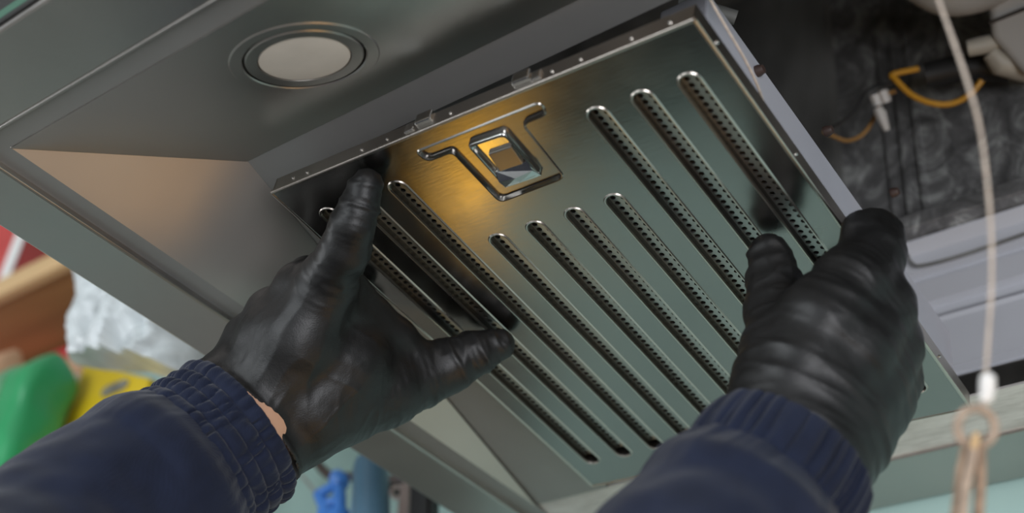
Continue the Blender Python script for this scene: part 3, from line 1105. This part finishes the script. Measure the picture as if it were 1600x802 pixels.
# sleeves: gathered elastic cuff + plain sleeve
def sleeve(name, spec, cuff_len, npleat, rows, seed, squash, parent):
    """spec: (px,py,t,rpx) from the cuff's open end backwards"""
    cp = catmull([at(a, b, t) for a, b, t, r in spec], 40)
    rr = np.interp(np.linspace(0, len(spec) - 1, len(cp)), range(len(spec)), [px2m(r, t) for a, b, t, r in spec])
    fr = frames(cp)
    S = [0.0]
    for a, b in zip(cp, cp[1:]):
        S.append(S[-1] + (b - a).length)
    S = np.array(S)
    seg = 288
    th = np.linspace(0, 2 * math.pi, seg, endpoint=False)
    view = -Vector(cp[0]).normalized()

    def ring(s, dr):
        i = int(np.clip(np.searchsorted(S, s), 1, len(S) - 1))
        f = (s - S[i - 1]) / (S[i] - S[i - 1] + 1e-9)
        p = cp[i - 1].lerp(cp[i], f)
        T = fr[i][1]
        r = rr[i - 1] + (rr[i] - rr[i - 1]) * f
        d = (view - T * view.dot(T)).normalized()      # towards the camera
        sd = T.cross(d)
        c = np.array(p)[None] + (r + dr)[:, None] * (np.sin(th)[:, None] * np.array(sd)[None] + squash * np.cos(th)[:, None] * np.array(d)[None])
        return c

    def build(nm, ss, drf, m, par):
        vs = []
        for s_, dr in ss:
            vs.append(ring(s_, drf(s_, dr)))
        V = np.concatenate(vs)
        F = []
        n = len(ss)
        for a in range(n - 1):
            for k in range(seg):
                k2 = (k + 1) % seg
                F.append((a * seg + k, a * seg + k2, (a + 1) * seg + k2, (a + 1) * seg + k))
        me = bpy.data.meshes.new(nm)
        me.from_pydata(V.tolist(), [], F)
        me.update()
        return link(nm, me, m, par, True)

    rs = np.random.RandomState(seed)

    def plain(s, dr):
        q = np.stack([np.full(seg, s / 0.045), np.cos(th) * 1.6, np.sin(th) * 1.6], 1)
        q2 = np.stack([np.full(seg, s / 0.018), np.cos(th) * 3.5 + s * 30, np.sin(th) * 3.5], 1)
        fade = min(1.0, max(0.0, (s - cuff_len) / 0.03))
        puff = 0.0045 * math.exp(-((s - cuff_len - 0.012) / 0.014) ** 2)
        near = math.exp(-max(0, s - cuff_len) / 0.018)
        pl = 0.0012 * near * vnoise(np.stack([np.full(seg, s / 0.03), np.cos(th) * 11, np.sin(th) * 11], 1), seed + 5)
        return dr + puff + fade * (0.004 * vnoise(q, seed) + 0.0016 * vnoise(q2, seed + 1)) + pl

    def cuffr(s, dr):
        u = s / cuff_len * rows
        row = int(min(rows - 1, max(0, math.floor(u))))
        f = min(1.0, max(0.0, u - row))
        env = math.sin(math.pi * f) ** 0.6 if 0 < f < 1 else 0.0
        kk = npleat / (2 * math.pi)
        ph = np.stack([np.full(seg, row * 0.55 + f * 0.35), np.cos(th) * kk, np.sin(th) * kk], 1)
        n1 = vnoise(ph, seed)
        ph2 = np.stack([np.full(seg, row * 1.1 + f * 0.6), np.cos(th) * kk * 2.1, np.sin(th) * kk * 2.1], 1)
        n2 = vnoise(ph2, seed + 9)
        fold = (0.7 - np.exp(-np.abs(n1) * 5.0) * 1.4) * 0.0022 + n2 * 0.0005
        return dr + 0.0008 * env + fold * (0.45 + 0.55 * env) - 0.0007 * (1 - env)

    Lt = S[-1]
    body = build(name, [(cuff_len - 0.002 + (Lt - cuff_len) * i / 70.0, 0.0) for i in range(71)], plain, M['navy'], parent)
    ss = [(0.020, -0.0055), (0.004, -0.0050), (0.0012, -0.0035), (0.0, -0.0012)] + [(cuff_len * (i / 64.0), 0.0) for i in range(1, 65)] + [(cuff_len + 0.003, -0.0005)]
    build('cuff', ss, cuffr, M['navy'], body)
    return body


sleeve('sleeve', [(379, 668, 0.686, 124), (345, 693, 0.681, 125), (298, 727, 0.674, 130), (258, 757, 0.667, 144), (196, 806, 0.655, 160), (56, 912, 0.62, 172), (-150, 1060, 0.56, 190), (-420, 1250, 0.50, 205)], 0.036, 62, 4, 4, 0.86, person)
sleeve('sleeve', [(1236, 708, 0.574, 134), (1215, 738, 0.567, 136), (1180, 785, 0.557, 140), (1145, 835, 0.545, 160), (1080, 925, 0.52, 180), (980, 1070, 0.48, 195), (820, 1290, 0.43, 205)], 0.028, 60, 1, 8, 0.86, person)

# ------------------------------------------------------------------ pull cord with rope loop
TC = 0.47
cordo = empty('pull_cord', at(1545, 590, TC), 'thin beige pull cord with white bead and rope loop by the open bay', 'pull cord')
tube('cord', catmull([ony(1405, -190, HY0 + 0.006), at(1432, -110, 0.50), at(1465, -5, 0.49), at(1488, 60, 0.482), at(1512, 130, TC), at(1531, 200, TC), at(1543, 290, TC), at(1549, 370, TC), at(1549, 450, TC), at(1544, 530, TC), at(1539, 600, TC)], 10), 0.0007, M['cord'], cordo, 10)
tube('bead', [at(1543, 582, TC), at(1543, 588, TC), at(1543, 606, TC), at(1540, 626, TC), at(1540, 631, TC)], [0.0012, 0.0026, 0.0028, 0.0022, 0.0010], M['white_bead'], cordo, 16)
tube('rope_loop', [at(1525 + 29 * math.sin(a), 668 - 30 * math.cos(a), TC + 0.004 * math.sin(a)) for a in np.linspace(0, 2 * math.pi, 33)], 0.0016, M['rope_pale'], cordo, 10)
tube('rope_tail', catmull([at(1510, 690, TC), at(1503, 730, TC), at(1496, 790, TC), at(1488, 850, TC)], 6), [0.0016] * 6 + [0.0019] * 13, M['rope'], cordo, 10)
tube('rope_tail', catmull([at(1532, 692, TC), at(1532, 740, TC), at(1530, 790, TC), at(1526, 850, TC)], 6), 0.0018, M['rope'], cordo, 10)
tube('rope_tail', catmull([at(1524, 682, TC - 0.004), at(1518, 720, TC - 0.004), at(1508, 770, TC - 0.004), at(1500, 850, TC - 0.004)], 6), 0.0016, M['rope_pale'], cordo, 10)
tube('knot', [at(1526, 676, TC - 0.005), at(1524, 690, TC - 0.005), at(1520, 702, TC - 0.005)], [0.0010, 0.0015, 0.0008], M['wood_edge'], cordo, 10)

# ------------------------------------------------------------------ shelf with groceries, left of the hood
shelf = empty('kitchen_shelf', (-1.3, 0.76, 0.46), 'brown wooden wall shelf with pale front edge left of the hood', 'shelf')
SZ = 0.800
box('board', (-2.05, 0.600, SZ), (-1.12, 0.760, SZ + 0.020), M['wood'], shelf, 0.001)
box('edge_strip', (-2.05, 0.586, SZ - 0.003), (-1.12, 0.600, SZ + 0.024), M['wood_edge'], shelf, 0.002)
low = empty('packet_shelf', (-1.4, 0.76, 0.44), 'brown wooden lower shelf that carries the green and yellow packets', 'shelf')
box('board', (-1.95, 0.532, 0.440), (-0.90, 0.760, 0.460), M['wood'], low, 0.001)
box('edge_strip', (-1.95, 0.519, 0.438), (-0.90, 0.532, 0.4595), M['wood_edge'], low, 0.002)


def pouch(name, c, w, d, h, m, parent, seed=0, n=28):
    """upright soft packet: pillow body, flat crimped top"""
    bm = bmesh.new()
    rings = []
    seg = 28
    for i in range(n + 1):
        f = i / n
        ww = w / 2 * (0.92 + 0.08 * math.sin(math.pi * f)) * (1 - 0.16 * (max(0, f - 0.86) / 0.14) ** 2)
        dd = d / 2 * (max(0.05, (1 - f) / 0.14) ** 0.5 if f > 0.86 else 1 - 0.10 * (1 - f / 0.86))
        ring = []
        for k in range(seg):
            a = 2 * math.pi * k / seg
            ca, sa = math.cos(a), math.sin(a)
            e = 0.45
            x = math.copysign(abs(ca) ** e, ca) * ww
            y = math.copysign(abs(sa) ** e, sa) * dd
            p = Vector((c[0] + x, c[1] + y, c[2] + f * h))
            p += Vector((noise.noise(p * 30 + Vector((seed, 0, 0))), noise.noise(p * 30 + Vector((0, seed, 9))), 0)) * 0.004
            ring.append(bm.verts.new(p))
        rings.append(ring)
    for a, b in zip(rings, rings[1:]):
        for k in range(seg):
            bm.faces.new((a[k], a[(k + 1) % seg], b[(k + 1) % seg], b[k]))
    bm.faces.new(rings[0][::-1])
    bm.faces.new(rings[-1])
    return bm_obj(name, bm, m, parent, True)


SH = 0.4602
# green packet
e = ony(46, 640, 0.565)
gp = empty('green_packet', (e.x, 0.565, SH), 'plump green foil packet with pale left band beside the yellow box', 'food packet')
top = ony(58, 572, 0.565).z
pouch('body', (e.x, 0.565, SH), 0.064, 0.058, top - SH, M['green'], gp, seed=2)
pouch('pale_band', (e.x - 0.024, 0.558, SH + 0.001), 0.026, 0.052, (top - SH) * 0.97, M['pale_green'], gp, seed=2)
box('white_panel', (e.x - 0.032, 0.5285, SH + 0.01), (e.x - 0.014, 0.534, ony(20, 690, 0.53).z), M['white'], gp, 0.001)
# peach bag on the far left and tan bag behind
p = ony(2, 620, 0.60)
pouch('peach_packet', (p.x - 0.034, 0.60, SH), 0.09, 0.06, ony(10, 556, 0.60).z - SH, M['peach'], None, seed=5)
tag(bpy.data.objects['peach_packet'], 'peach coloured packet left of the green foil packet', 'food packet')
p = ony(78, 600, 0.64)
pouch('tan_packet', (p.x, 0.665, SH), 0.08, 0.05, ony(78, 553, 0.645).z - SH, M['peach'], None, seed=8)
tag(bpy.data.objects['tan_packet'], 'tan topped packet standing directly behind the green foil packet', 'food packet')
# red box behind
a, b = ony(-30, 545, 0.695), ony(112, 545, 0.695)
box('red_carton', (a.x, 0.695, SH), (b.x, 0.735, min(0.795, ony(60, 541, 0.695).z)), M['dark_red'], None, 0.002)
tag(bpy.data.objects['red_carton'], 'dark red carton at the back of the shelf behind the packets', 'carton')
# white slim carton between green and yellow
p0, p1 = ony(100, 640, 0.61), ony(112, 640, 0.61)
box('white_carton', (p0.x, 0.60, SH), (p1.x + 0.004, 0.66, ony(108, 600, 0.61).z), M['white'], None, 0.002)
tag(bpy.data.objects['white_carton'], 'slim white carton between the green packet and the yellow box', 'carton')
# yellow box
p0, p1 = ony(112, 620, 0.60), ony(226, 620, 0.60)
yb = empty('yellow_box', ((p0.x + p1.x) / 2, 0.62, SH), 'yellow card box with a grey oval window behind the navy sleeve', 'box')
tl, tr = ony(118, 573, 0.60), ony(226, 594, 0.60)
prism('body', [(p0.x, 0.60, SH), (p1.x, 0.60, SH), (p1.x, 0.60, tr.z), (p0.x + 0.003, 0.60, tl.z)], (0, 0.05, 0), M['yellow'], yb, 0.002)
w0, w1 = ony(152, 604, 0.5985), ony(206, 608, 0.5985)
zc = (w0.z + w1.z) / 2
prism('window', [((w0.x + w1.x) / 2 + 0.020 * math.cos(a) * abs(math.cos(a)) ** -0.5 if abs(math.cos(a)) > 1e-3 else (w0.x + w1.x) / 2, 0.5985, zc + 0.0062 * math.sin(a)) for a in np.linspace(0, 2 * math.pi, 24, endpoint=False)], (0, 0.003, 0), M['grey_print'], yb)
# red packet with white stripe on the upper shelf
ru = SZ + 0.0202
p0, p1 = ony(-40, 390, 0.615), ony(33, 385, 0.615)
rp = empty('red_packet', ((p0.x + p1.x) / 2, 0.65, ru), 'red carton with a white stripe on top of the brown shelf', 'carton')
box('body', (p0.x, 0.615, ru), (p1.x, 0.69, ru + 0.16), M['red'], rp, 0.003)
s0, s1 = ony(16, 390, 0.614), ony(30, 390, 0.614)
box('white_stripe', (s0.x, 0.6135, ru + 0.002), (s1.x, 0.6155, ru + 0.157), M['white'], rp, 0.0005)


# crumpled white plastic bag hanging off the shelf
def bag():
    bm = bmesh.new()
    n, mm = 44, 60
    V = []
    Yb = 0.495
    for j in range(mm + 1):
        row = []
        fj = j / mm
        for i in range(n + 1):
            fi = i / n
            lft = 128 - 14 * fj
            rgt = 330 - 16 * math.sin(fj * 3)
            p = ony(lft + (rgt - lft) * fi, 395 + (172 + max(0.0, fi - 0.45) * 70) * fj, Yb)
            q = Vector((p.x * 22, p.z * 16, 3))
            d = noise.noise(q) * 0.020 + (1 - abs(noise.noise(q * 2.3)) * 2) * 0.010 + (1 - abs(noise.noise(q * 4.5))) * 0.004
            edge = (1 - (2 * fi - 1) ** 4)
            p.y += -d * edge - 0.020 * edge
            row.append(bm.verts.new(p))
        V.append(row)
    back = [[bm.verts.new(Vector((v.co.x, Yb + 0.004 + 0.012 * (1 - (2 * i / n - 1) ** 4), v.co.z))) for i, v in enumerate(r)] for r in V]
    for j in range(mm):
        for i in range(n):
            bm.faces.new((V[j][i], V[j][i + 1], V[j + 1][i + 1], V[j + 1][i]))
            bm.faces.new((back[j][i], back[j + 1][i], back[j + 1][i + 1], back[j][i + 1]))
    for j in range(mm):
        bm.faces.new((V[j][0], V[j + 1][0], back[j + 1][0], back[j][0]))
        bm.faces.new((V[j][n], back[j][n], back[j + 1][n], V[j + 1][n]))
    for i in range(n):
        bm.faces.new((V[0][i], back[0][i], back[0][i + 1], V[0][i + 1]))
        bm.faces.new((V[mm][i], V[mm][i + 1], back[mm][i + 1], back[mm][i]))
    return bm_obj('plastic_bag', bm, M['bag'], None, True)


tag(bag(), 'crumpled white plastic bag hanging beside the brown shelf above the yellow box', 'bag')
tag(tube('white_cable', catmull([ony(250, 500, 0.54), ony(262, 530, 0.54), ony(272, 560, 0.54), ony(280, 590, 0.54), ony(290, 660, 0.54)], 6), 0.0022, M['white'], None, 10),
    'thin white cable hanging beside the white plastic bag', 'cable')

# ------------------------------------------------------------------ utensils on the rail under the hood
UY = 0.70
rail = empty('utensil_rail', ony(540, 745, 0.745), 'dark brown rail on the teal wall with tools hanging from it', 'rail')
tube('bar', catmull([ony(496, 724, UY), ony(508, 738, UY), ony(522, 744, UY), ony(560, 746, UY), ony(640, 752, UY), ony(700, 758, UY)], 5), 0.0042, M['dark_brown'], rail, 10)
tube('post', [ony(590, 748, UY), ony(590, 748, UY) + Vector((0, 0.062, 0))], 0.004, M['dark_brown'], rail, 10)
tube('grey_cord', catmull([ony(468, 740, 0.735), ony(484, 758, 0.735), ony(496, 775, 0.735), ony(506, 800, 0.735), ony(510, 840, 0.735)], 5), 0.0015, M['plastic'], rail, 8)

# blue rolled handle
bt = empty('blue_cylinder_brush', ony(582, 760, 0.66), 'slate blue cylindrical tool standing upright below the hood', 'kitchen tool')
tube('handle', [ony(578, 722, 0.66), ony(579, 735, 0.66), ony(580, 800, 0.66), ony(580, 900, 0.66)], [0.0125, 0.0145, 0.0148, 0.0150], M['slate'], bt, 24)
tube('pale_rib', [ony(563, 728, 0.655), ony(561, 770, 0.655), ony(556, 840, 0.655)], [0.004, 0.0055, 0.0065], M['slate_light'], bt, 14)
# bright blue pierced scraper
bs_ = empty('blue_pierced_scraper', ony(528, 770, 0.68), 'bright blue pierced plastic tool hanging left of the slate blue cylinder', 'kitchen tool')
tube('hook_head', [ony(526, 742, 0.68), ony(530, 752, 0.68), ony(534, 760, 0.68)], [0.006, 0.009, 0.006], M['blue'], bs_, 14)
for a, b, r in (((498, 772), (530, 756), 0.0045), ((498, 772), (512, 800), 0.0055), ((530, 756), (532, 800), 0.0055), ((512, 786), (532, 782), 0.0045), ((512, 800), (520, 840), 0.010), ((532, 800), (522, 840), 0.010)):
    tube('strut', [ony(a[0], a[1], 0.68), ony((a[0] + b[0]) / 2, (a[1] + b[1]) / 2, 0.679), ony(b[0], b[1], 0.68)], [r * 0.9, r, r * 0.9], M['blue'], bs_, 12)
# pale wooden spoon handle and black handle
t = empty('wooden_spoon', ony(630, 780, 0.69), 'pale pinkish wooden handle hanging between blue cylinder and black handle', 'kitchen tool')
tube('handle', [ony(634, 758, 0.69), ony(632, 790, 0.69), ony(626, 860, 0.69)], [0.004, 0.0052, 0.0055], M['pinkwood'], t, 14)
tube('loop', [ony(622 + 11 * math.cos(a), 770 + 9 * math.sin(a), 0.69) for a in np.linspace(0, 2 * math.pi, 17)], 0.0016, M['pinkwood'], t, 8)
t = empty('black_spatula', ony(652, 780, 0.68), 'broad black tool handle hanging at the right end of the rail', 'kitchen tool')
bm = bmesh.new()
add_prism(bm, [ony(638, 750, 0.68), ony(672, 768, 0.68), ony(670, 860, 0.68), ony(634, 860, 0.68)], (0, 0.014, 0))
bmesh.ops.recalc_face_normals(bm, faces=bm.faces)
bmesh.ops.bevel(bm, geom=bm.edges[:], offset=0.003, segments=2, affect='EDGES')
bm_obj('handle', bm, M['black'], t)
tube('hanging_ring', [ony(654 + 8 * math.cos(a), 752 + 6 * math.sin(a), 0.69) for a in np.linspace(0, 2 * math.pi, 17)], 0.0014, M['black'], t, 8)

rk = empty('reflection_rack', (-1.2, 0.76, 0.1), 'unseen grey rack with three doors added below the brown shelf for its dark reflection', 'rack')  # unseen, added so the lamp panel mirrors something dark
box('body', (-1.65, 0.58, 0.08), (-0.66, 0.758, 0.36), M['rack'], rk, 0.003)
for k in range(3):
    box('door', (-1.64 + k * 0.327, 0.565, 0.09), (-1.322 + k * 0.327, 0.579, 0.35), M['rack'], rk, 0.002)

bc = empty('reflection_cabinet', (-1.8, 0.46, -1.25), 'unseen pale grey cabinet added left of the counter for its neutral reflection', 'cabinet')  # unseen, added so the hood's front band mirrors a neutral tone
box('worktop', (-2.7, 0.16, -0.34), (-1.01, 0.758, -0.30), M['ceiling'], bc, 0.002)
box('body', (-2.7, 0.20, -1.25), (-1.01, 0.758, -0.342), M['ceiling'], bc, 0.002)

# counter below, mirrored in the steel
ct = empty('counter', (-0.5, 0.46, -0.34), 'dark brown kitchen counter below the hood', 'counter')
box('worktop', (-1.0, 0.16, -0.34), (1.6, 0.758, -0.30), M['counter'], ct, 0.002)
box('cabinet_front', (-1.0, 0.20, -1.25), (1.6, 0.758, -0.342), M['wood'], ct, 0.002)

st = empty('stove', (-0.15, 0.45, -0.30), 'unseen black gas stove added below the hood for its dark reflection', 'stove')  # unseen, added to darken the reflection at the filter's top
box('body', (-0.55, 0.19, -0.2995), (0.30, 0.62, -0.265), M['black'], st, 0.004)
box('reflection_guard', (-0.95, 0.64, -0.2995), (0.30, 0.70, -0.16), M['black'], st, 0.004)  # dark box shaped for its reflection in the filter
for x in (-0.36, 0.10):
    for y in (0.30, 0.50):
        lathe('burner', [(0, 0.012), (0.03, 0.011), (0.034, 0.004), (0.045, 0.0), (0, 0.0)], (x, y, -0.2645), (0, 0, 1), M['dark_brown'], st, 20)

for o in bpy.data.objects:
    if '_local' in o:
        del o['_local']
